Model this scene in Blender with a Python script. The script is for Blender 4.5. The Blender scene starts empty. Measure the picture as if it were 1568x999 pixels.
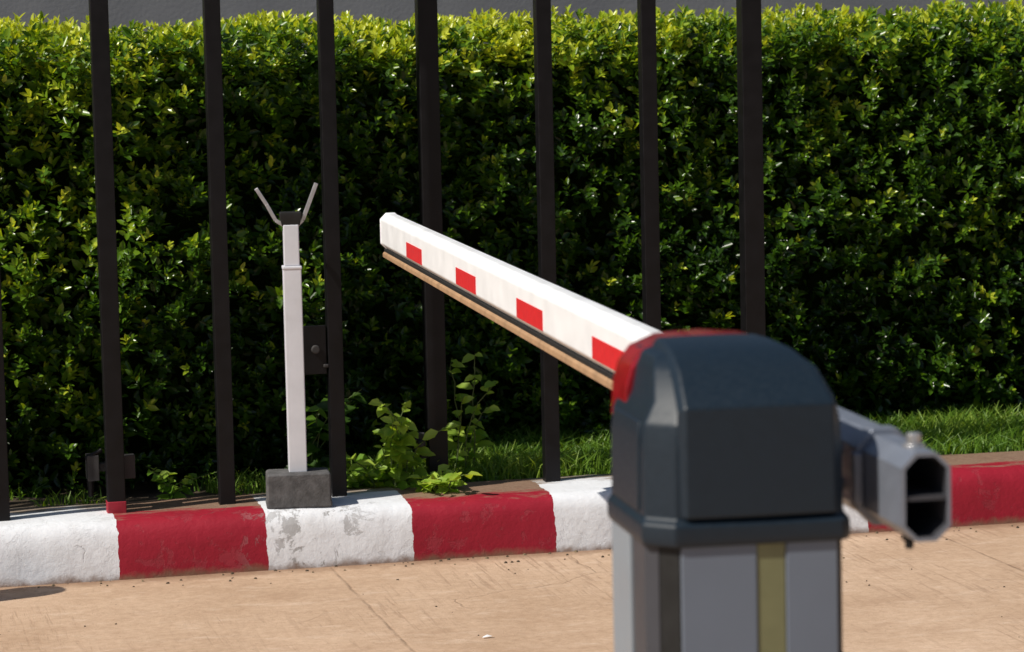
import bpy, bmesh, math, random
import numpy as np
from mathutils import Vector, Matrix, noise as mnoise
random.seed(7); rng=np.random.default_rng(7)
scene=bpy.context.scene
COL=scene.collection
# ------------------------------------------------------------ frames
STREET=Matrix.Translation((0,8.385,0)) @ Matrix.Rotation(math.radians(13.17),4,'Z')
# ------------------------------------------------------------ material helpers
def new_mat(name):
    m=bpy.data.materials.new(name); m.use_nodes=True
    nt=m.node_tree; b=nt.nodes['Principled BSDF']
    return m,nt,b
def L(nt,a,b): nt.links.new(a,b)
def mixc(nt,fac,a,b,bt='MIX'):
    n=nt.nodes.new('ShaderNodeMix'); n.data_type='RGBA'; n.blend_type=bt
    for sock,v in ((n.inputs[0],fac),(n.inputs[6],a),(n.inputs[7],b)):
        if hasattr(v,'is_output'): nt.links.new(v,sock)
        elif isinstance(v,(int,float)): sock.default_value=v
        else: sock.default_value=(*v,1)
    return n.outputs[2]
def math_(nt,op,a,b=None,c=None,clamp=False):
    n=nt.nodes.new('ShaderNodeMath'); n.operation=op; n.use_clamp=clamp
    for i,v in enumerate((a,b,c)):
        if v is None: continue
        if hasattr(v,'is_output'): nt.links.new(v,n.inputs[i])
        else: n.inputs[i].default_value=v
    return n.outputs[0]
def ramp(nt,fac,stops,interp='LINEAR'):
    n=nt.nodes.new('ShaderNodeValToRGB'); n.color_ramp.interpolation=interp
    e=n.color_ramp.elements
    while len(e)>1: e.remove(e[-1])
    e[0].position=stops[0][0]; c=stops[0][1]; e[0].color=(*c,1) if not isinstance(c,(int,float)) else (c,c,c,1)
    for p,c in stops[1:]:
        x=e.new(p); x.color=(*c,1) if not isinstance(c,(int,float)) else (c,c,c,1)
    nt.links.new(fac,n.inputs[0]); return n.outputs[0]
def noise_(nt,vec,scale,detail=4,rough=.55,dist=0):
    n=nt.nodes.new('ShaderNodeTexNoise'); n.inputs['Scale'].default_value=scale
    n.inputs['Detail'].default_value=detail; n.inputs['Roughness'].default_value=rough
    n.inputs['Distortion'].default_value=dist
    if vec is not None: nt.links.new(vec,n.inputs['Vector'])
    return n.outputs[0]
def objco(nt): return nt.nodes.new('ShaderNodeTexCoord').outputs['Object']
def mapping(nt,v,scale=(1,1,1),rot=(0,0,0)):
    n=nt.nodes.new('ShaderNodeMapping'); n.inputs['Scale'].default_value=scale; n.inputs['Rotation'].default_value=rot
    nt.links.new(v,n.inputs[0]); return n.outputs[0]
def bump(nt,b,h,strength=.3,dist=.01):
    n=nt.nodes.new('ShaderNodeBump'); n.inputs['Strength'].default_value=strength; n.inputs['Distance'].default_value=dist
    nt.links.new(h,n.inputs['Height']); nt.links.new(n.outputs[0],b.inputs['Normal'])
def simple(name,col,rough=.5,metal=0,var=.15,scale=30,bmp=.0,spec=.5,dirt=None):
    m,nt,b=new_mat(name); co=objco(nt)
    n=noise_(nt,co,scale,5); c=mixc(nt,ramp(nt,n,[(.35,0.),(.65,1.)]),tuple(x*(1-var) for x in col),tuple(min(1,x*(1+var)) for x in col))
    if dirt:
        n2=noise_(nt,co,scale*.3,6,.7); c=mixc(nt,ramp(nt,n2,[(.52,0.),(.75,dirt[1])]),c,dirt[0])
    L(nt,c,b.inputs['Base Color'])
    r=ramp(nt,noise_(nt,co,scale*2,3),[(.3,max(0,rough-.06)),(.7,min(1,rough+.08))]); L(nt,r,b.inputs['Roughness'])
    b.inputs['Metallic'].default_value=metal; b.inputs['Specular IOR Level'].default_value=spec
    if bmp: bump(nt,b,noise_(nt,co,scale*4,4),bmp,.002)
    return m
# ------------------------------------------------------------ mesh helpers
class MB:
    def __init__(s): s.v=[];s.f=[];s.m=[]
    def add(s,vs,fs,mi=0,M=None):
        o=len(s.v)
        for p in vs:
            p=Vector(p)
            s.v.append(tuple(M@p if M is not None else p))
        for f in fs: s.f.append(tuple(i+o for i in f)); s.m.append(mi)
    def box(s,x0,x1,y0,y1,z0,z1,mi=0,M=None):
        vs=[(x,y,z) for z in (z0,z1) for y in (y0,y1) for x in (x0,x1)]
        s.add(vs,[(0,2,3,1),(4,5,7,6),(0,1,5,4),(2,6,7,3),(0,4,6,2),(1,3,7,5)],mi,M)
    def loft(s,rings,mi=0,M=None,cap0=True,cap1=True):
        n=len(rings[0]); vs=[p for r in rings for p in r]; fs=[]
        for k in range(len(rings)-1):
            for i in range(n):
                j=(i+1)%n; fs.append((k*n+i,k*n+j,(k+1)*n+j,(k+1)*n+i))
        if cap0: fs.append(tuple(reversed(range(n))))
        if cap1: fs.append(tuple(range((len(rings)-1)*n,len(rings)*n)))
        s.add(vs,fs,mi,M)
    def cyl(s,p0,p1,r0,r1=None,n=12,mi=0,M=None):
        r1=r0 if r1 is None else r1
        p0=Vector(p0);p1=Vector(p1);d=(p1-p0).normalized()
        a=d.orthogonal().normalized();b=d.cross(a)
        R=[[p+ (a*math.cos(t)+b*math.sin(t))*r for t in [2*math.pi*i/n for i in range(n)]] for p,r in ((p0,r0),(p1,r1))]
        s.loft(R,mi,M)
    def obj(s,name,mats,parent=None,mw=None,bevel=0,seg=2,smooth=True,angle=40):
        me=bpy.data.meshes.new(name); me.from_pydata(s.v,[],s.f)
        for m in mats: me.materials.append(m)
        me.polygons.foreach_set('material_index',s.m)
        bm=bmesh.new(); bm.from_mesh(me); bmesh.ops.recalc_face_normals(bm,faces=bm.faces); bm.to_mesh(me); bm.free()
        o=bpy.data.objects.new(name,me); COL.objects.link(o)
        if mw is not None: o.matrix_world=mw
        if bevel:
            b=o.modifiers.new('bevel','BEVEL'); b.width=bevel; b.segments=seg; b.limit_method='ANGLE'; b.angle_limit=math.radians(24)
        if smooth:
            me.polygons.foreach_set('use_smooth',[True]*len(me.polygons))
            if bevel: e=o.modifiers.new('wn','WEIGHTED_NORMAL'); e.keep_sharp=True
            else: me.set_sharp_from_angle(angle=math.radians(angle))
        return o
PMAT={}
def empty(name,mw):
    o=bpy.data.objects.new(name,None); COL.objects.link(o); o.matrix_world=mw; o.empty_display_size=.2; PMAT[o.name]=mw.copy(); return o
def attach(o,parent):
    o.parent=parent; o.matrix_parent_inverse=PMAT[parent.name].inverted(); return o
def child(mb,name,mats,parent,mw,**kw): return attach(mb.obj(name,mats,mw=mw,**kw),parent)
# ------------------------------------------------------------ ROAD material
m_road,nt,b=new_mat('tan_concrete'); co=objco(nt)
sep=nt.nodes.new('ShaderNodeSeparateXYZ'); L(nt,co,sep.inputs[0])
n1=noise_(nt,co,1.6,6,.65); n2=noise_(nt,co,34,8,.8); n3=noise_(nt,mapping(nt,co,(62,3.2,1),(0,0,.10)),1.0,5,.7,.2)
c=mixc(nt,ramp(nt,n1,[(.35,0.),(.68,1.)]),(.50,.345,.235),(.64,.465,.335))
c=mixc(nt,ramp(nt,n2,[(.36,0.),(.62,1.)]),mixc(nt,1.,c,(.80,.77,.74),'MULTIPLY'),c)
st=noise_(nt,mapping(nt,co,(1.4,2.0,1)),3.1,7,.7,.4)
c=mixc(nt,ramp(nt,st,[(.54,0.),(.74,.5)]),c,(.36,.23,.15))
pale=noise_(nt,mapping(nt,co,(1.5,3,1)),4.2,7,.75)
c=mixc(nt,ramp(nt,pale,[(.54,0.),(.68,.4)]),c,(.72,.57,.45))
sm=ramp(nt,noise_(nt,mapping(nt,co,(1,1,1)),1.3,4),[(.44,0.),(.60,1.)])
br=math_(nt,'MULTIPLY',ramp(nt,n3,[(.53,0.),(.62,.5)]),sm)
c=mixc(nt,br,c,(.30,.19,.125))
spk=noise_(nt,co,95,2,.5); c=mixc(nt,ramp(nt,spk,[(.69,0.),(.73,.55)]),c,(.17,.12,.085))
wob=math_(nt,'MULTIPLY',math_(nt,'SUBTRACT',noise_(nt,co,9,4,.7),.5),.02)
sx=math_(nt,'ADD',sep.outputs[0],wob)
fr=math_(nt,'ABSOLUTE',math_(nt,'SUBTRACT',math_(nt,'FRACT',math_(nt,'DIVIDE',math_(nt,'ADD',sx,.56+1.84*.5+18.4),1.84)),.5))
jd=math_(nt,'MULTIPLY',fr,1.84)
joint=ramp(nt,jd,[(.0,1.),(.002,1.),(.0055,0.)])
joint=math_(nt,'MULTIPLY',joint,ramp(nt,noise_(nt,co,7,3),[(.35,.15),(.6,1.)]))
edge=math_(nt,'ADD',sep.outputs[1],math_(nt,'MULTIPLY',math_(nt,'SUBTRACT',noise_(nt,co,14,5,.7),.5),.14))
ed=ramp(nt,math_(nt,'ADD',edge,1.0),[(.90,0.),(.955,.75),(.985,1.)])
vor=nt.nodes.new('ShaderNodeTexVoronoi'); vor.feature='DISTANCE_TO_EDGE'; vor.inputs['Scale'].default_value=1.1
nn=nt.nodes.new('ShaderNodeTexNoise'); nn.inputs['Scale'].default_value=3; nn.inputs['Detail'].default_value=6; L(nt,co,nn.inputs[0])
L(nt,mixc(nt,.16,co,nn.outputs[1]),vor.inputs['Vector'])
crack=math_(nt,'MULTIPLY',ramp(nt,vor.outputs['Distance'],[(0,1.),(.004,0.)]),ramp(nt,noise_(nt,co,.9,2),[(.5,0.),(.58,1.)]))
c=mixc(nt,math_(nt,'MULTIPLY',joint,.55),c,(.15,.09,.055))
c=mixc(nt,math_(nt,'MULTIPLY',crack,.4),c,(.15,.09,.055))
c=mixc(nt,math_(nt,'MULTIPLY',ed,.7),c,(.20,.115,.07))
L(nt,c,b.inputs['Base Color']); b.inputs['Roughness'].default_value=.9; b.inputs['Specular IOR Level'].default_value=.2
h=math_(nt,'SUBTRACT',math_(nt,'MULTIPLY',n2,1.0),math_(nt,'MULTIPLY',br,.5))
h=math_(nt,'ADD',h,math_(nt,'MULTIPLY',st,1.0))
h=math_(nt,'SUBTRACT',h,math_(nt,'MULTIPLY',joint,.7)); h=math_(nt,'SUBTRACT',h,math_(nt,'MULTIPLY',crack,.6))
bump(nt,b,h,.45,.007)
m_ground=simple('earth',(.16,.12,.07),.95,0,.4,2)
g=MB(); g.add([(-150,-150,-.004),(150,-150,-.004),(150,150,-.004),(-150,150,-.004)],[(0,1,2,3)]); g.obj('ground',[m_ground])
r=MB(); r.add([(-40,-14,0),(40,-14,0),(40,.02,0),(-40,.02,0)],[(0,1,2,3)]); r.obj('concrete_road',[m_road],mw=STREET)
# ------------------------------------------------------------ KERB
m_kerb,nt,b=new_mat('kerb_paint'); co=objco(nt)
sep=nt.nodes.new('ShaderNodeSeparateXYZ'); L(nt,co,sep.inputs[0])
wob=math_(nt,'MULTIPLY',math_(nt,'SUBTRACT',noise_(nt,co,22,4,.6),.5),.022)
sx=math_(nt,'DIVIDE',math_(nt,'ADD',math_(nt,'ADD',sep.outputs[0],wob),5.),10.)
RED=(.30,.010,.026); WHI=(.74,.76,.80)
bd=[(-5,0),(-4.6,1),(-4.17,0),(-3.74,1),(-3.32,0),(-2.89,1),(-2.46,0),(-2.04,1),(-1.64,0),(-1.19,1),(-.77,0),(-.33,1),(.093,0),(.42,1),(.77,0),(1.09,1),(1.72,0),(2.15,1),(2.58,0),(3.0,1),(3.42,0),(3.85,1),(4.3,0)]
stripe=ramp(nt,sx,[((a+5)/10,RED if cc else WHI) for a,cc in bd],'CONSTANT')
nz=noise_(nt,co,9,6,.7); nf=noise_(nt,co,60,5,.7)
c=mixc(nt,ramp(nt,nz,[(.45,.0),(.8,.4)]),stripe,mixc(nt,1.,stripe,(.55,.5,.45),'MULTIPLY'))
chip=ramp(nt,noise_(nt,co,11,8,.75,.4),[(.55,0.),(.58,1.)])
cm=math_(nt,'SUBTRACT',1.,math_(nt,'MULTIPLY',math_(nt,'ABSOLUTE',math_(nt,'ADD',sep.outputs[0],.60)),4.0),clamp=True)
cm=math_(nt,'MAXIMUM',cm,.05)
c=mixc(nt,math_(nt,'MULTIPLY',chip,cm),c,(.27,.26,.255))
top=math_(nt,'ADD',sep.outputs[1],math_(nt,'MULTIPLY',math_(nt,'SUBTRACT',noise_(nt,mapping(nt,co,(3,12,1)),2.,6,.7),.5),.4))
sc=nt.nodes.new('ShaderNodeSeparateColor'); L(nt,stripe,sc.inputs[0]); isred=math_(nt,'LESS_THAN',sc.outputs[1],.3)
top=math_(nt,'ADD',top,math_(nt,'MULTIPLY',isred,.075))
top=math_(nt,'SUBTRACT',top,math_(nt,'MULTIPLY',math_(nt,'SUBTRACT',1.,isred),.07))
dt=ramp(nt,top,[(.15,0.),(.21,.9)])
c=mixc(nt,dt,c,mixc(nt,nf,(.11,.07,.045),(.36,.27,.19)))
ft=math_(nt,'ADD',sep.outputs[2],math_(nt,'MULTIPLY',math_(nt,'SUBTRACT',noise_(nt,co,16,5,.7),.5),.06))
c=mixc(nt,ramp(nt,ft,[(.0,.85),(.022,.0)]),c,(.2,.12,.075))
vor=nt.nodes.new('ShaderNodeTexVoronoi'); vor.feature='DISTANCE_TO_EDGE'; vor.inputs['Scale'].default_value=3.
nn=nt.nodes.new('ShaderNodeTexNoise'); nn.inputs['Scale'].default_value=6; nn.inputs['Detail'].default_value=6; L(nt,co,nn.inputs[0])
L(nt,mixc(nt,.2,co,nn.outputs[1]),vor.inputs['Vector'])
ck=math_(nt,'MULTIPLY',ramp(nt,vor.outputs['Distance'],[(0,1.),(.008,0.)]),ramp(nt,noise_(nt,co,2.3,2),[(.56,0.),(.62,.45)]))
c=mixc(nt,ck,c,(.12,.10,.09))
L(nt,c,b.inputs['Base Color']); b.inputs['Roughness'].default_value=.6; b.inputs['Specular IOR Level'].default_value=.3
bump(nt,b,math_(nt,'SUBTRACT',math_(nt,'ADD',nz,math_(nt,'MULTIPLY',nf,.35)),math_(nt,'ADD',math_(nt,'MULTIPLY',chip,.25),ck)),.4,.01)
prof=[(-.012,-.02),(-.008,.02),(-.002,.09),(.004,.125),(.014,.148),(.034,.163),(.065,.169),(.12,.171),(.2,.172),(.28,.172),(.345,.170),(.352,.12)]
ns=700; s0,s1=-9.,11.
kv=[];kf=[]
for i in range(ns+1):
    s=s0+(s1-s0)*i/ns
    for (t,z) in prof:
        a=mnoise.noise(Vector((s*3,t*6,z*8)))*.007+mnoise.noise(Vector((s*14,t*16,z*16)))*.0025
        kv.append((s,t-a,max(-.02,z+a*.6)))
k=len(prof)
for i in range(ns):
    for j in range(k-1): kf.append((i*k+j,(i+1)*k+j,(i+1)*k+j+1,i*k+j+1))
K=MB(); K.add(kv,kf); K.obj('painted_kerb',[m_kerb],mw=STREET,angle=80)
# ------------------------------------------------------------ VERGE
m_soil=simple('soil',(.07,.05,.03),.95,0,.5,14,.6)
V=MB(); nx,ny=220,60; vv=[]
for i in range(nx+1):
    for j in range(ny+1):
        s=-9+20*i/nx; t=.335+3.2*j/ny
        vv.append((s,t,.150+ (0.018*mnoise.noise(Vector((s*4,t*4,1))) if j else -.0)))
V.add(vv,[(i*(ny+1)+j,(i+1)*(ny+1)+j,(i+1)*(ny+1)+j+1,i*(ny+1)+j+1) for i in range(nx) for j in range(ny)])
V.obj('planting_verge',[m_soil],mw=STREET)
# ------------------------------------------------------------ foliage helpers
def mesh_np(name,verts,quads,mats,attr=None,mw=STREET):
    me=bpy.data.meshes.new(name); nv=len(verts); nf=len(quads)
    me.vertices.add(nv); me.vertices.foreach_set('co',verts.astype(np.float32).ravel())
    me.loops.add(nf*4); me.loops.foreach_set('vertex_index',quads.astype(np.int32).ravel())
    me.polygons.add(nf); me.polygons.foreach_set('loop_start',np.arange(0,nf*4,4,dtype=np.int32))
    me.polygons.foreach_set('loop_total',np.full(nf,4,dtype=np.int32))
    for m in mats: me.materials.append(m)
    me.update(calc_edges=True)
    if attr is not None:
        for kx,a in attr.items():
            at=me.attributes.new(kx,'FLOAT','POINT'); at.data.foreach_set('value',a.astype(np.float32))
    o=bpy.data.objects.new(name,me); COL.objects.link(o); o.matrix_world=mw
    return o
def norm(a): return a/np.maximum(1e-9,np.linalg.norm(a,axis=1,keepdims=True))
def leaves(P,D,Nn,Ln,W,curl=.12,fold=.18):
    D=norm(D); S=norm(np.cross(D,Nn)); U=norm(np.cross(S,D))
    Ln=Ln[:,None];W=W[:,None]
    v0=P; v1=P+D*Ln*.32+S*W*.46+U*W*fold; v2=P+D*Ln*.70+S*W*.36+U*(W*fold*.7-Ln*curl*.4)
    v3=P+D*Ln-U*Ln*curl; v4=P+D*Ln*.70-S*W*.36+U*(W*fold*.7-Ln*curl*.4); v5=P+D*Ln*.32-S*W*.46+U*W*fold
    n=len(P); V=np.stack([v0,v1,v2,v3,v4,v5],1).reshape(-1,3)
    b=(np.arange(n)*6)[:,None]
    Q=np.concatenate([b+np.array([[0,1,2,3]]),b+np.array([[0,3,4,5]])],1).reshape(-1,4)
    return V,Q
def leaf_mat(name,stops,trans=.35,rough=.38):
    m,nt,b=new_mat(name)
    a=nt.nodes.new('ShaderNodeAttribute'); a.attribute_name='v'
    c=ramp(nt,a.outputs['Fac'],stops)
    L(nt,c,b.inputs['Base Color']); b.inputs['Roughness'].default_value=rough; b.inputs['Specular IOR Level'].default_value=.5
    tr=nt.nodes.new('ShaderNodeBsdfTranslucent'); L(nt,mixc(nt,1.,c,(1.5,1.4,.3),'MULTIPLY'),tr.inputs[0])
    mx=nt.nodes.new('ShaderNodeMixShader'); mx.inputs[0].default_value=trans
    L(nt,b.outputs[0],mx.inputs[1]); L(nt,tr.outputs[0],mx.inputs[2]); L(nt,mx.outputs[0],nt.nodes['Material Output'].inputs[0])
    return m
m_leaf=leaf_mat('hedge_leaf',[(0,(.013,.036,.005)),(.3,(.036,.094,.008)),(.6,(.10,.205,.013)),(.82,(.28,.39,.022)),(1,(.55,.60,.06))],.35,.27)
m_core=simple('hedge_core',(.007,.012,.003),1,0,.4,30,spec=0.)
def smooth(x,a,b):
    x=np.clip((x-a)/(b-a),0,1); return x*x*(3-2*x)
def tface(s): return .60+.42*smooth(s,-1.1,.5)
def nz3(P,f): return np.array([mnoise.noise(Vector((float(p[0])*f,float(p[1])*f,float(p[2])*f))) for p in P])
HT=1.555; HD=.75; SA,SB=-3.4,4.2
def sprig_set(n_front,n_top,smin,smax):
    s=rng.uniform(smin,smax,n_front); z=rng.uniform(.16,HT,n_front)
    P=np.stack([s,np.zeros_like(s),z],1)
    lump=nz3(P,2.2)*.11+nz3(P+5,7.)*.09
    bulge=-.05*np.sin(np.clip((z-.15)/1.45,0,1)*math.pi)+.10*smooth(z,1.42,1.58)+.10*(1-smooth(z,.15,.4))*smooth(s,-.6,.2)
    P[:,1]=tface(s)+lump+bulge+rng.uniform(-.02,.08,n_front)
    O=np.tile([[0,-1,0.]],(n_front,1))
    s2=rng.uniform(smin,smax,n_top); t2=HD*rng.uniform(0,1,n_top)**1.3-.03
    P2=np.stack([s2,t2+tface(s2)+.03,np.zeros_like(s2)],1)
    P2[:,2]=HT-.02+nz3(P2,2.5)*.035+nz3(P2+3,9.)*.03+rng.uniform(-.05,.01,n_top)-.07*(1-smooth(t2,0,.12))
    O2=np.tile([[0,-.25,1.]],(n_top,1))
    return np.concatenate([P,P2]),np.concatenate([O,O2]),np.concatenate([np.zeros(n_front),np.ones(n_top)])
P,O,T=sprig_set(7400,2900,SA,SB)
up=np.array([[0,0,1.]])
tw=norm(O*.75+up*.75+rng.normal(0,.42,P.shape))
clump=nz3(P,4.5); big=nz3(P+9,1.1)
LP=[];LD=[];LN=[];LL=[];LW=[];LV=[]
age=rng.random(len(P)); ssz=rng.uniform(.75,1.25,len(P))
for kx in range(5):
    for sd in (0,1):
        ang=kx*math.pi/2+sd*math.pi+rng.uniform(-.4,.4,len(P))
        a=norm(np.cross(tw,np.array([[.3,.5,.8]]))); bb=np.cross(tw,a)
        rad=a*np.cos(ang)[:,None]+bb*np.sin(ang)[:,None]
        base=P+tw*(.012*kx)
        spread=1.0-.16*kx
        LP.append(base+rad*.002); LD.append(tw*(.45+.14*kx)+rad*spread+rng.normal(0,.15,P.shape)); LN.append(tw*1.0+up*.6+np.array([[-.2,-.2,0]])+rng.normal(0,.28,P.shape))
        sz=rng.uniform(.028,.046,len(P))*(1-.09*kx)*ssz; LL.append(sz); LW.append(sz*rng.uniform(.48,.62,len(P)))
        hi=.20*smooth(P[:,2],1.2,1.55)+.20*T+.14*(1-smooth(P[:,0],-1.6,-.6))*smooth(P[:,2],.6,1.2)-.14*(1-smooth(P[:,2],.3,1.2))  # yellower top growth; sunlit upper left and shaded base painted into leaf tone
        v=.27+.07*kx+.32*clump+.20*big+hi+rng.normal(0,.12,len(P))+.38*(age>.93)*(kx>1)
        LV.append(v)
nf_=15000
s=rng.uniform(SA,SB,nf_); z=rng.uniform(.16,HT-.03,nf_); Pf=np.stack([s,tface(s)+rng.uniform(.05,.15,nf_)+.12*smooth(z,1.35,1.55),z],1)
n5=7000
s=rng.uniform(SA,SB,n5); Pg=np.stack([s,tface(s)+rng.uniform(.03,.30,n5),rng.uniform(1.32,1.53,n5)],1)
Pf=np.concatenate([Pf,Pg]); nf_=len(Pf)
LP.append(Pf); LD.append(rng.normal(0,1,Pf.shape)+[[0,-.6,.1]]); LN.append(rng.normal(0,.6,Pf.shape)+[[0,-.5,.6]])
sz=rng.uniform(.03,.048,nf_); LL.append(sz);LW.append(sz*.55); LV.append(rng.uniform(.05,.4,nf_))
LP=np.concatenate(LP);LD=np.concatenate(LD);LN=np.concatenate(LN);LL=np.concatenate(LL);LW=np.concatenate(LW);LV=np.clip(np.concatenate(LV),0,1)
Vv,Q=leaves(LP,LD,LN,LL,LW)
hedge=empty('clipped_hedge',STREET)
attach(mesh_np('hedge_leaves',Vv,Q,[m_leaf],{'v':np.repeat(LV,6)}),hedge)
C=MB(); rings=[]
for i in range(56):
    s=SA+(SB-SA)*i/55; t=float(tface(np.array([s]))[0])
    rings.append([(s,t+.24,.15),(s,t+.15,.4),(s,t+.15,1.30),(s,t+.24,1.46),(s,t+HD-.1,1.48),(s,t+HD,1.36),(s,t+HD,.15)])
C.loft(rings); child(C,'dark_inner_volume',[m_core],hedge,STREET)  # solid near-black volume stands in for shade inside the hedge
# ------------------------------------------------------------ GRASS
m_grass=leaf_mat('grass_blade',[(0,(.05,.12,.012)),(.5,(.13,.26,.022)),(1,(.30,.41,.06))],.35,.5)
def grass(n,smin,smax,tmin,tmax,hmin,hmax,densf=3.,thr=-.1):
    s=rng.uniform(smin,smax,n); t=rng.uniform(tmin,tmax,n); P=np.stack([s,t,np.full(n,.15)],1)
    d=nz3(P,densf); P=P[d>thr]; d=d[d>thr]; n=len(P)
    h=rng.uniform(hmin,hmax,n)*(1+.6*d)
    lean=rng.normal(0,.45,(n,3)); lean[:,2]=0
    D=norm(np.array([[0,0,1.]])+lean*.6); side=norm(np.cross(D,rng.normal(0,1,(n,3))))
    w=rng.uniform(.0018,.0035,n)[:,None]; H=h[:,None]
    mid=P+D*H*.55; tip=P+D*H+lean*H*.5-np.array([[0,0,1.]])*H*.12
    V=np.stack([P-side*w,P+side*w,mid+side*w*.8,mid-side*w*.8,tip+side*w*.15,tip-side*w*.15],1).reshape(-1,3)
    b=(np.arange(n)*6)[:,None]; Q=np.concatenate([b+np.array([[0,1,2,3]]),b+np.array([[3,2,4,5]])],1).reshape(-1,4)
    v=np.clip(.45+.5*d+rng.normal(0,.2,n),0,1)
    return V,Q,np.repeat(v,6)
parts=[grass(36000,-.45,4.2,.37,1.35,.035,.095,2.5,-.45),grass(2200,-1.9,-.45,.35,.62,.03,.07,4,.05)]
off=0;VS=[];QS=[];AS=[]
for a_,q_,c_ in parts: VS.append(a_);QS.append(q_+off);AS.append(c_);off+=len(a_)
mesh_np('grass',np.concatenate(VS),np.concatenate(QS),[m_grass],{'v':np.concatenate(AS)})
# ------------------------------------------------------------ WEEDS
m_weed=leaf_mat('weed_leaf',[(0,(.025,.07,.008)),(.5,(.15,.30,.025)),(1,(.40,.54,.07))],.4,.45)
m_stem=simple('weed_stem',(.10,.14,.04),.7)
def weed(name,s,t,z,hgt,nst,nlf,lsize,vm,spread=.18):
    root=empty(name,STREET@Matrix.Translation((s,t,z)))
    st=MB(); P=[];D=[];Nn=[];Ls=[];Vl=[]
    for i in range(nst):
        a=rng.uniform(0,6.28); d=Vector((math.cos(a)*spread*rng.uniform(.3,1.1),math.sin(a)*spread*.6-.05,hgt*rng.uniform(.5,1)))
        prev=Vector((rng.normal(0,.03),rng.normal(0,.02),-.01)); b0=prev.copy()
        for kx in range(1,8):
            u=kx/7; p=b0+Vector((d.x*u*u+rng.normal(0,.006),d.y*u*u+rng.normal(0,.006),d.z*(u*1.25-.25*u*u*u)))
            st.cyl(prev,p,.003*(1.1-u*.7),.003*(1-u*.7),5)
            for q in range(nlf):
                aa=rng.uniform(0,6.28); dr=np.array([math.cos(aa),math.sin(aa)-.35,rng.uniform(-.35,.45)])
                pl=prev.lerp(p,rng.random()); P.append(pl);D.append(dr);Nn.append([rng.normal(0,.3)-.2,-.65+rng.normal(0,.3),1.]);Ls.append(lsize*rng.uniform(.5,1.2)*(1.05-.35*u));Vl.append(vm+rng.normal(0,.15)+.25*u)
            prev=p
    o=st.obj('stems',[m_stem]); o.parent=root
    P=np.array([tuple(p) for p in P]);D=np.array(D);Nn=np.array(Nn);Ls=np.array(Ls)
    V,Q=leaves(P,D,Nn,Ls,Ls*.66,.2,.14)
    o=mesh_np('leaves',V,Q,[m_weed],{'v':np.repeat(np.clip(Vl,0,1),6)},mw=Matrix()); o.parent=root
weed('weed_plant',-.28,.33,.16,.30,11,2,.072,.7,.13)
weed('weed_plant',-.08,.46,.15,.42,6,2,.062,.55,.09)
weed('weed_plant',-.20,.20,.17,.09,7,2,.06,.75,.12)
weed('weed_plant',-.52,.58,.15,.50,5,2,.085,.0,.2)
weed('weed_plant',-.95,.42,.15,.14,5,2,.045,.4,.16)
weed('weed_plant',-.42,.36,.16,.12,6,2,.05,.5,.12)
# ------------------------------------------------------------ FENCE
m_black=simple('black_paint',(.0055,.005,.006),.45,0,.25,20,.05,spec=.22)
m_rust=simple('dusty_black',(.03,.028,.028),.7,0,.3,25,.1)
m_redp=simple('red_paint_spill',RED,.6)
fence=empty('metal_bar_fence',STREET)
def ft_(s): return .235+.08*(s+.16)
bars=[(-3.16,.024),(-2.83,.024),(-2.49,.031),(-2.16,.024),(-1.82,.024),(-1.49,.024),(-1.158,.026),(-.831,.0235),(-.493,.0225),(-.16,.030),(.175,.0235),(.509,.024),(.843,.032)]
for i,(s,hw) in enumerate(bars):
    q=MB(); t=ft_(s); z0=.165
    if abs(s+.16)<.01: t=.36; z0=.14
    q.box(s-hw,s+hw,t-hw*.9,t+hw*.9,z0,2.08,0)
    if abs(s+1.158)<.01: q.box(s-hw-.0015,s+hw+.0015,t-hw*.9-.0015,t+hw*.9+.0015,.165,.205,1)
    if hw>.029: q.box(s-hw-.03,s+hw+.03,t-hw-.02,t+hw+.02,z0,z0+.012,0)
    child(q,'bar_%d'%(i+1),[m_black,m_redp],fence,STREET,bevel=.003)
q=MB()
q.box(-3.2,.875,-.018,.018,2.02,2.06,0,Matrix.Translation((0,.248,0))@Matrix.Rotation(math.atan(.08),4,'Z'))
child(q,'top_rail',[m_black],fence,STREET,bevel=.003)
q=MB(); t=ft_(-.5)
q.box(-.587,-.519,t-.012,t+.006,.54,.685,0); q.cyl((-.553,t-.013,.615),(-.553,t-.024,.615),.014,.012,14,1); q.box(-.53,-.515,t-.02,t+.01,.56,.57,1)
child(q,'lock_plate',[m_black,m_rust],fence,STREET,bevel=.003)
q=MB(); t=ft_(-1.16)+.06
q.box(-1.235,-1.20,t-.03,t+.03,.26,.335,0); q.box(-1.20,-1.13,t-.015,t+.015,.285,.31,0); q.box(-1.13,-1.095,t-.02,t+.02,.26,.33,0)
q.cyl((-1.225,t,.26),(-1.225,t,.21),.012,.008,10,1); q.cyl((-1.24,t-.02,.325),(-1.19,t-.02,.35),.008,.008,8,1)
child(q,'hinge_bracket',[m_rust,m_black],fence,STREET,bevel=.003)
q=MB(); q.box(-.235,-.20,.33,.37,.27,.33,0); q.cyl((-.218,.33,.30),(-.218,.31,.30),.014,.01,10,0); q.box(-.215,-.19,.34,.36,.25,.27,0)
child(q,'latch',[m_rust],fence,STREET,bevel=.003)
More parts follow.
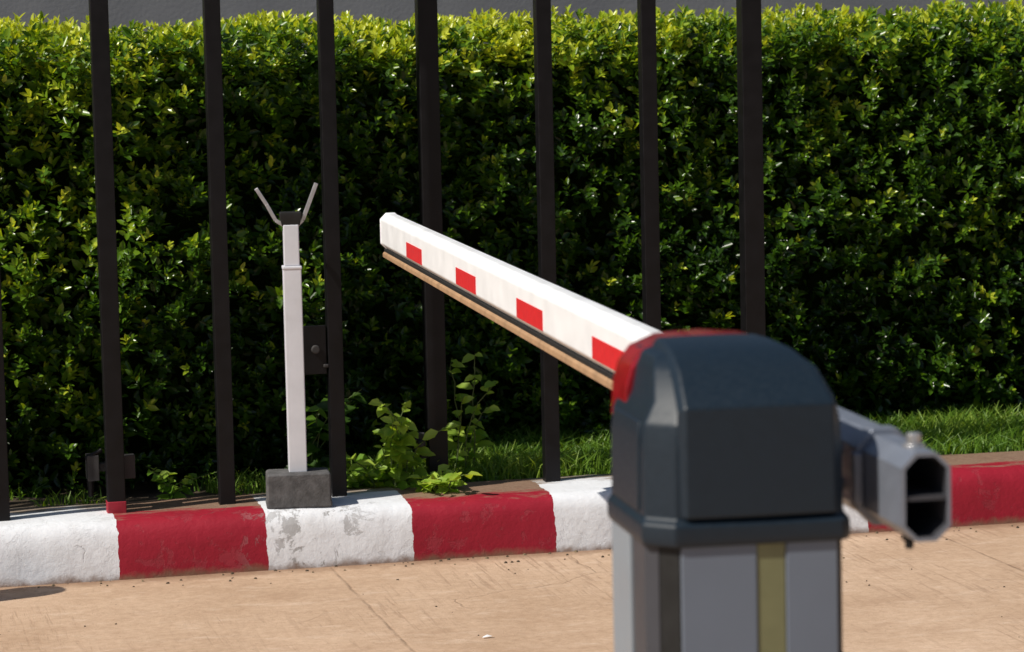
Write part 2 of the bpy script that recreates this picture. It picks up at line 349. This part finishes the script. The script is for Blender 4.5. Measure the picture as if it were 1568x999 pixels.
# ------------------------------------------------------------ REST POST
m_wpost=simple('white_powder_coat',(.60,.61,.66),.45,0,.05,12,.03,dirt=((.42,.40,.38),.35))
m_conc=simple('grey_concrete',(.085,.083,.085),.92,0,.3,35,.7,dirt=((.045,.043,.04),.8))
m_dark=simple('black_rubber',(.014,.014,.014),.6,0,.2,30,spec=.3)
m_steel=simple('dull_steel',(.45,.45,.46),.4,.7,.15,30)
PM=STREET@Matrix.Translation((-.630,.105,.168))@Matrix.Rotation(math.radians(-6),4,'Z')
post=empty('barrier_rest_post',PM)
q=MB(); R=[]
for z,e in ((0,.004),(.02,.001),(.095,0),(.102,-.003)):
    R.append([(-.093-e,-.058-e,z),(.093+e,-.058-e,z),(.092+e,.056+e,z),(-.092-e,.057+e,z)])
q.loft(R); child(q,'concrete_block',[m_conc],post,PM,bevel=.006)
q=MB(); q.box(-.0265,.0265,-.0265,.0265,.10,.70,0); q.box(-.0285,.0285,-.0285,.0285,.695,.705,0); q.box(-.0225,.0225,-.0225,.0225,.705,.825,0)
child(q,'post_tube',[m_wpost],post,PM,bevel=.003)
q=MB(); q.loft([[(-.026,-.02,.822),(.026,-.02,.822),(.026,.02,.822),(-.026,.02,.822)],[(-.032,-.024,.85),(.032,-.024,.85),(.032,.024,.85),(-.032,.024,.85)],[(-.032,-.024,.862),(.032,-.024,.862),(.032,.024,.862),(-.032,.024,.862)]])
child(q,'rubber_seat',[m_dark],post,PM,bevel=.003)
q=MB()
for pts in ([(-.018,.822),(-.043,.838),(-.068,.885),(-.097,.932)],[(.018,.822),(.036,.838),(.055,.885),(.078,.943)]):
    for a,bq in zip(pts[:-1],pts[1:]):
        d=Vector((bq[0]-a[0],0,bq[1]-a[1])).normalized(); nrm=Vector((-d.z,0,d.x))*.0055
        A=Vector((a[0],0,a[1]));B=Vector((bq[0],0,bq[1]))
        q.loft([[A+nrm+Vector((0,-.012,0)),A-nrm+Vector((0,-.012,0)),A-nrm+Vector((0,.012,0)),A+nrm+Vector((0,.012,0))],[B+nrm+Vector((0,-.012,0)),B-nrm+Vector((0,-.012,0)),B-nrm+Vector((0,.012,0)),B+nrm+Vector((0,.012,0))]])
child(q,'fork_prongs',[m_steel],post,PM,bevel=.001)
# ------------------------------------------------------------ BOOM BARRIER
CM=Matrix.Translation((.247,3.384,0))@Matrix.Rotation(math.radians(9.6),4,'Z')
barrier=empty('boom_barrier',CM)
m_lid=simple('navy_plastic',(.007,.0155,.026),.44,0,.05,90,.04,spec=.42)
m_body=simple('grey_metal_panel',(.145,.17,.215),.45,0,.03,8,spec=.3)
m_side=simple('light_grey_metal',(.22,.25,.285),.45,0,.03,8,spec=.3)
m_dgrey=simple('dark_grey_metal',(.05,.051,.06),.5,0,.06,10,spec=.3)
m_strip=simple('olive_reflector',(.17,.17,.085),.5,0,.05,60)
m_lens,nt,b=new_mat('red_lens'); b.inputs['Roughness'].default_value=.18
L(nt,mixc(nt,ramp(nt,noise_(nt,objco(nt),40,3),[(.4,0.),(.6,1.)]),(.20,.005,.010),(.28,.008,.015)),b.inputs['Base Color'])
def ring(hx0,hx1,hy0,hy1,c,z,dx=0):
    return [(-hx0+c,-hy0,z),(hx1-c*.35,-hy0,z),(hx1,-hy0+c*.35,z),(hx1,hy1-c,z),(hx1-c,hy1,z),(-hx0+c,hy1,z),(-hx0,hy1-c,z),(-hx0,-hy0+c,z)]
q=MB(); q.loft([ring(.113,.113,.121,.121,.03,.0),ring(.113,.113,.121,.121,.03,.93)])
child(q,'cabinet_core',[m_dark],barrier,CM,bevel=.002)
q=MB()
q.box(-.081,.008,-.1255,-.1205,.02,.93,0); q.box(.043,.104,-.1255,-.1205,.02,.93,0); q.box(.0085,.0425,-.1235,-.1205,.02,.93,1)
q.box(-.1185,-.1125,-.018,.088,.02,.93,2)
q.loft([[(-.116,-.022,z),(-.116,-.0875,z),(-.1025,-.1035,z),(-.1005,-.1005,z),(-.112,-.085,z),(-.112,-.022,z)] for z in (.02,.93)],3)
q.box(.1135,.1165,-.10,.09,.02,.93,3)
q.box(-.088,.09,.1205,.1255,.02,.93,0)
child(q,'cabinet_panels',[m_body,m_strip,m_side,m_dgrey],barrier,CM,bevel=.0015)
q=MB(); q.box(-.135,.135,-.145,.145,.0,.02,0)
child(q,'base_plate',[m_dgrey],barrier,CM,bevel=.003)
q=MB()
q.loft([ring(.120,.121,.130,.130,.032,.922),ring(.1215,.122,.1315,.1315,.032,.932),ring(.121,.121,.131,.131,.032,.948),
        ring(.1165,.116,.122,.126,.031,.953),ring(.1155,.1155,.120,.126,.031,1.03),ring(.113,.1145,.117,.124,.031,1.062),
        ring(.100,.111,.104,.118,.026,1.086),ring(.094,.097,.078,.112,.024,1.118),ring(.086,.078,.050,.105,.022,1.134),ring(.07,.055,.03,.09,.02,1.139)])
child(q,'lid_shell',[m_lid],barrier,CM,bevel=.004,seg=3)
q=MB()
H=[(-.083,.109,-.1225,.955),(-.0825,.1085,-.1205,1.080),(-.080,.097,-.083,1.114),(-.079,.080,-.045,1.131),(-.078,.066,-.005,1.138),(-.078,.060,.04,1.139)]
NZ=[0,.30,.80,.95,1,1]; R=[]
for i,(xl,xr,y,z) in enumerate(H):
    nz_=NZ[i]; ny_=-math.sqrt(max(0,1-nz_*nz_)); d=.009; w3=(xr-xl)
    R.append([(xl,y-ny_*d*.5,z-nz_*d*.5),(xl+.008,y+ny_*d,z+nz_*d),(xl+w3*.42,y+ny_*d*1.15,z+nz_*d*1.15),(xl+w3*.60,y+ny_*d*1.15,z+nz_*d*1.15),(xr-.008,y+ny_*d,z+nz_*d),(xr,y-ny_*d*.5,z-nz_*d*.5)])
q.loft(R); child(q,'lid_hood',[m_lid],barrier,CM,bevel=.003,seg=3)
q=MB(); q.loft([[(-.1195,-.07,.958),(-.1195,.08,.958),(-.112,.08,.958),(-.112,-.07,.958)],[(-.1185,-.07,1.04),(-.1185,.08,1.04),(-.112,.08,1.04),(-.112,-.07,1.04)],[(-.1155,-.065,1.062),(-.1155,.075,1.062),(-.105,.075,1.062),(-.105,-.065,1.062)]])
child(q,'lid_side_pad',[m_lid],barrier,CM,bevel=.002)
q=MB()
ls=[(-.109,1.05),(-.107,1.09),(-.100,1.115),(-.086,1.134),(-.055,1.147),(0,1.150),(.05,1.146),(.08,1.134),(.097,1.115),(.108,1.09),(.110,1.055)]
q.loft([[(x,.040,z-.004) for x,z in ls],[(x,.045,z) for x,z in ls],[(x,.122,z-.002) for x,z in ls],[(x*.96,.132,z-.01) for x,z in ls]])
child(q,'beacon_lens',[m_lens],barrier,CM,bevel=.001)
SL=.1628; AA=.960
aang=math.atan(SL)
y0,y1=3.215,8.16
def ax(D): return AA-SL*D
LenA=(y1-y0)/math.cos(aang)
AM=Matrix.Translation((ax(y0),y0,0))@Matrix.Rotation(aang,4,'Z')
m_awhite=simple('white_arm_paint',(.86,.87,.89),.35,0,.02,6)
m_ared=simple('red_reflective_tape',(.62,.02,.025),.4,0,.08,60)
m_alu=simple('shaded_aluminium',(.22,.245,.30),.38,.4,.06,20)  # cabinet's shade on the near arm is put into this grey-blue metal
m_tan=simple('tan_rubber_edge',(.36,.22,.12),.6,0,.2,14)
zt,zb,wd,ch=1.030,.928,.058,.017
def octi(y,e):
    return [(e,y,zb+ch+e*.4),(e,y,zt-ch-e*.4),(ch+e*.4,y,zt-e),(wd-ch-e*.4,y,zt-e),(wd-e,y,zt-ch-e*.4),(wd-e,y,zb+ch+e*.4),(wd-ch-e*.4,y,zb+e),(ch+e*.4,y,zb+e)]
ysp=.66
q=MB(); q.loft([octi(ysp,0),octi(LenA-.02,0)],0)
child(q,'arm_beam',[m_awhite],barrier,AM,bevel=.004)
q=MB(); q.loft([octi(LenA-.02,-.0015),octi(LenA-.004,-.0015),octi(LenA+.0,.003)]); child(q,'arm_end_cap',[m_awhite],barrier,AM,bevel=.002)
q=MB(); q.loft([octi(0,0),octi(ysp,0)],0,cap0=False,cap1=False); q.loft([octi(0,.0045),octi(ysp,.0045)],1,cap0=False,cap1=False)
A=octi(0,0);B=octi(0,.0045); q.add(A+B,[(i,(i+1)%8,8+(i+1)%8,8+i) for i in range(8)],0)
q.box(.0045,wd-.0045,.002,ysp,.975,.980,1)
child(q,'arm_tube_open_end',[m_alu,m_dgrey],barrier,AM,bevel=0)
q=MB(); q.loft([octi(.16,-.007),octi(.19,-.007)]); q.loft([octi(.185,-.003),octi(.60,-.003)]);q.loft([octi(.58,-.007),octi(.61,-.007)])
q.box(-.012,-.001,.15,.165,.95,1.01,0)
for yy in (.25,.33,.45,.53):
    for zz in (.958,1.0): q.cyl((-.004,yy,zz),(-.012,yy,zz),.009,.009,6,1)
q.cyl((.03,.05,1.028),(.03,.05,1.034),.013,.013,14,1);q.cyl((.03,.05,1.034),(.03,.05,1.046),.009,.009,6,1)
q.cyl((.03,.07,.931),(.03,.07,.918),.010,.009,6,2);q.cyl((.03,.07,.92),(.03,.07,.908),.006,.005,8,2)
child(q,'arm_clamp',[m_alu,m_steel,m_dark],barrier,AM,bevel=.0015)
q=MB(); q.cyl((-.035,.36,.978),(.0,.36,.978),.03,.03,24,0); child(q,'drive_shaft_hub',[m_steel],barrier,AM,bevel=.002)
q=MB()
for c0 in (7.43,6.53,5.68,4.88,4.08):
    a=(c0-.15-y0)/math.cos(aang); bq=(c0+.15-y0)/math.cos(aang)
    q.box(-.0012,.004,a,bq,.9465,.986,0)
child(q,'red_marker',[m_ared],barrier,AM)
q=MB(); q.box(.006,wd-.006,ysp,LenA-.03,.921,.931,1); q.loft([[(.001,y,.908),(.001,y,.919),(.006,y,.9235),(wd-.006,y,.9235),(wd-.001,y,.919),(wd-.001,y,.908),(wd-.012,y,.903),(.012,y,.903)] for y in (ysp,LenA-.035)],0)
child(q,'arm_rubber_edge',[m_tan,m_dark],barrier,AM,bevel=.0015)
# ------------------------------------------------------------ WALL behind
m_wall,nt,b=new_mat('grey_render_wall'); co=objco(nt)
c=mixc(nt,ramp(nt,noise_(nt,mapping(nt,co,(1,1,.4)),1.4,6,.65),[(.35,0.),(.7,1.)]),(.17,.172,.185),(.24,.24,.25))
L(nt,c,b.inputs['Base Color']); b.inputs['Roughness'].default_value=.85; bump(nt,b,noise_(nt,co,60,4),.3,.004)
m_coping=simple('wall_coping',(.22,.2,.19),.8,0,.15,6)
W=MB(); W.box(-14,16,3.6,3.85,-.01,3.2,0); W.box(-14.05,16.05,3.55,3.9,3.2,3.3,1)
W.obj('rendered_wall',[m_wall,m_coping],mw=STREET,bevel=.008)
# ------------------------------------------------------------ added bollard, out of view, casts the shadow at lower left
BM=STREET@Matrix.Translation((-2.06,-.30,0))
m_by=simple('shadow_bollard_paint',(.5,.02,.03),.5)
q=MB()
def circ(r,z,n=24): return [(r*math.cos(2*math.pi*i/n),r*math.sin(2*math.pi*i/n),z) for i in range(n)]
q.loft([circ(.12,0),circ(.12,.015),circ(.08,.02),circ(.08,.70),circ(.07,.735),circ(.04,.755)],0)
q.loft([circ(.0815,.5),circ(.0815,.6)],1)
q.obj('added_shadow_bollard',[m_by,m_awhite],mw=BM)
# ------------------------------------------------------------ litter
q=MB()
for i in range(190):
    s=rng.uniform(-2.2,2.2); t=-abs(rng.normal(0,.06))-.015 if i<130 else rng.uniform(-1.6,-.1); r_=rng.uniform(.002,.006) if i<130 else rng.uniform(.0015,.004)
    pts=[(s+r_*rng.uniform(.6,1.3)*math.cos(a),t+r_*rng.uniform(.6,1.3)*math.sin(a)) for a in np.linspace(0,5.2,6)]
    q.loft([[(x,y,.0) for x,y in pts],[(s+(x-s)*.6,t+(y-t)*.6,r_*.8) for x,y in pts]],0 if i%3 else 1)
q.obj('gravel',[m_soil,m_ground],mw=STREET)
q=MB(); q.add([(0,0,.003),(.026,.004,.006),(.030,.012,.003),(.012,.014,.008),(.002,.008,.004)],[(0,1,3,4),(1,2,3)],0)
q.obj('paper_scrap',[m_awhite],mw=Matrix.Translation((-.093,7.18,.0)))
# ------------------------------------------------------------ LIGHT
S=Vector((-.585,-.34,.72)).normalized()
sun=bpy.data.lights.new('sun','SUN'); sun.energy=5.0; sun.angle=math.radians(.53); sun.color=(1,.94,.84)
so=bpy.data.objects.new('sun',sun); COL.objects.link(so); so.rotation_euler=S.to_track_quat('Z','Y').to_euler(); so.location=(-6,-3,9)
w=bpy.data.worlds.new('World'); scene.world=w; w.use_nodes=True; nt=w.node_tree
bg=nt.nodes['Background']; sky=nt.nodes.new('ShaderNodeTexSky'); sky.sky_type='NISHITA'; sky.sun_disc=False
sky.sun_elevation=math.asin(S.z); sky.sun_rotation=math.atan2(S.x,S.y); L(nt,sky.outputs[0],bg.inputs[0]); bg.inputs[1].default_value=.068
scene.view_settings.view_transform='Standard'; scene.view_settings.look='None'; scene.view_settings.exposure=0
# ------------------------------------------------------------ CAMERA
cd=bpy.data.cameras.new('camera'); cam=bpy.data.objects.new('camera',cd); COL.objects.link(cam)
cd.sensor_width=36; cd.lens=101.; cd.clip_start=.05; cd.clip_end=500
cam.matrix_world=Matrix.Translation((0,0,1.5))@Matrix.Rotation(math.radians(90-5.6),4,'X')@Matrix.Rotation(-.022,4,'Z')
cd.dof.use_dof=True; cd.dof.focus_distance=7.3; cd.dof.aperture_fstop=8.5
scene.camera=cam
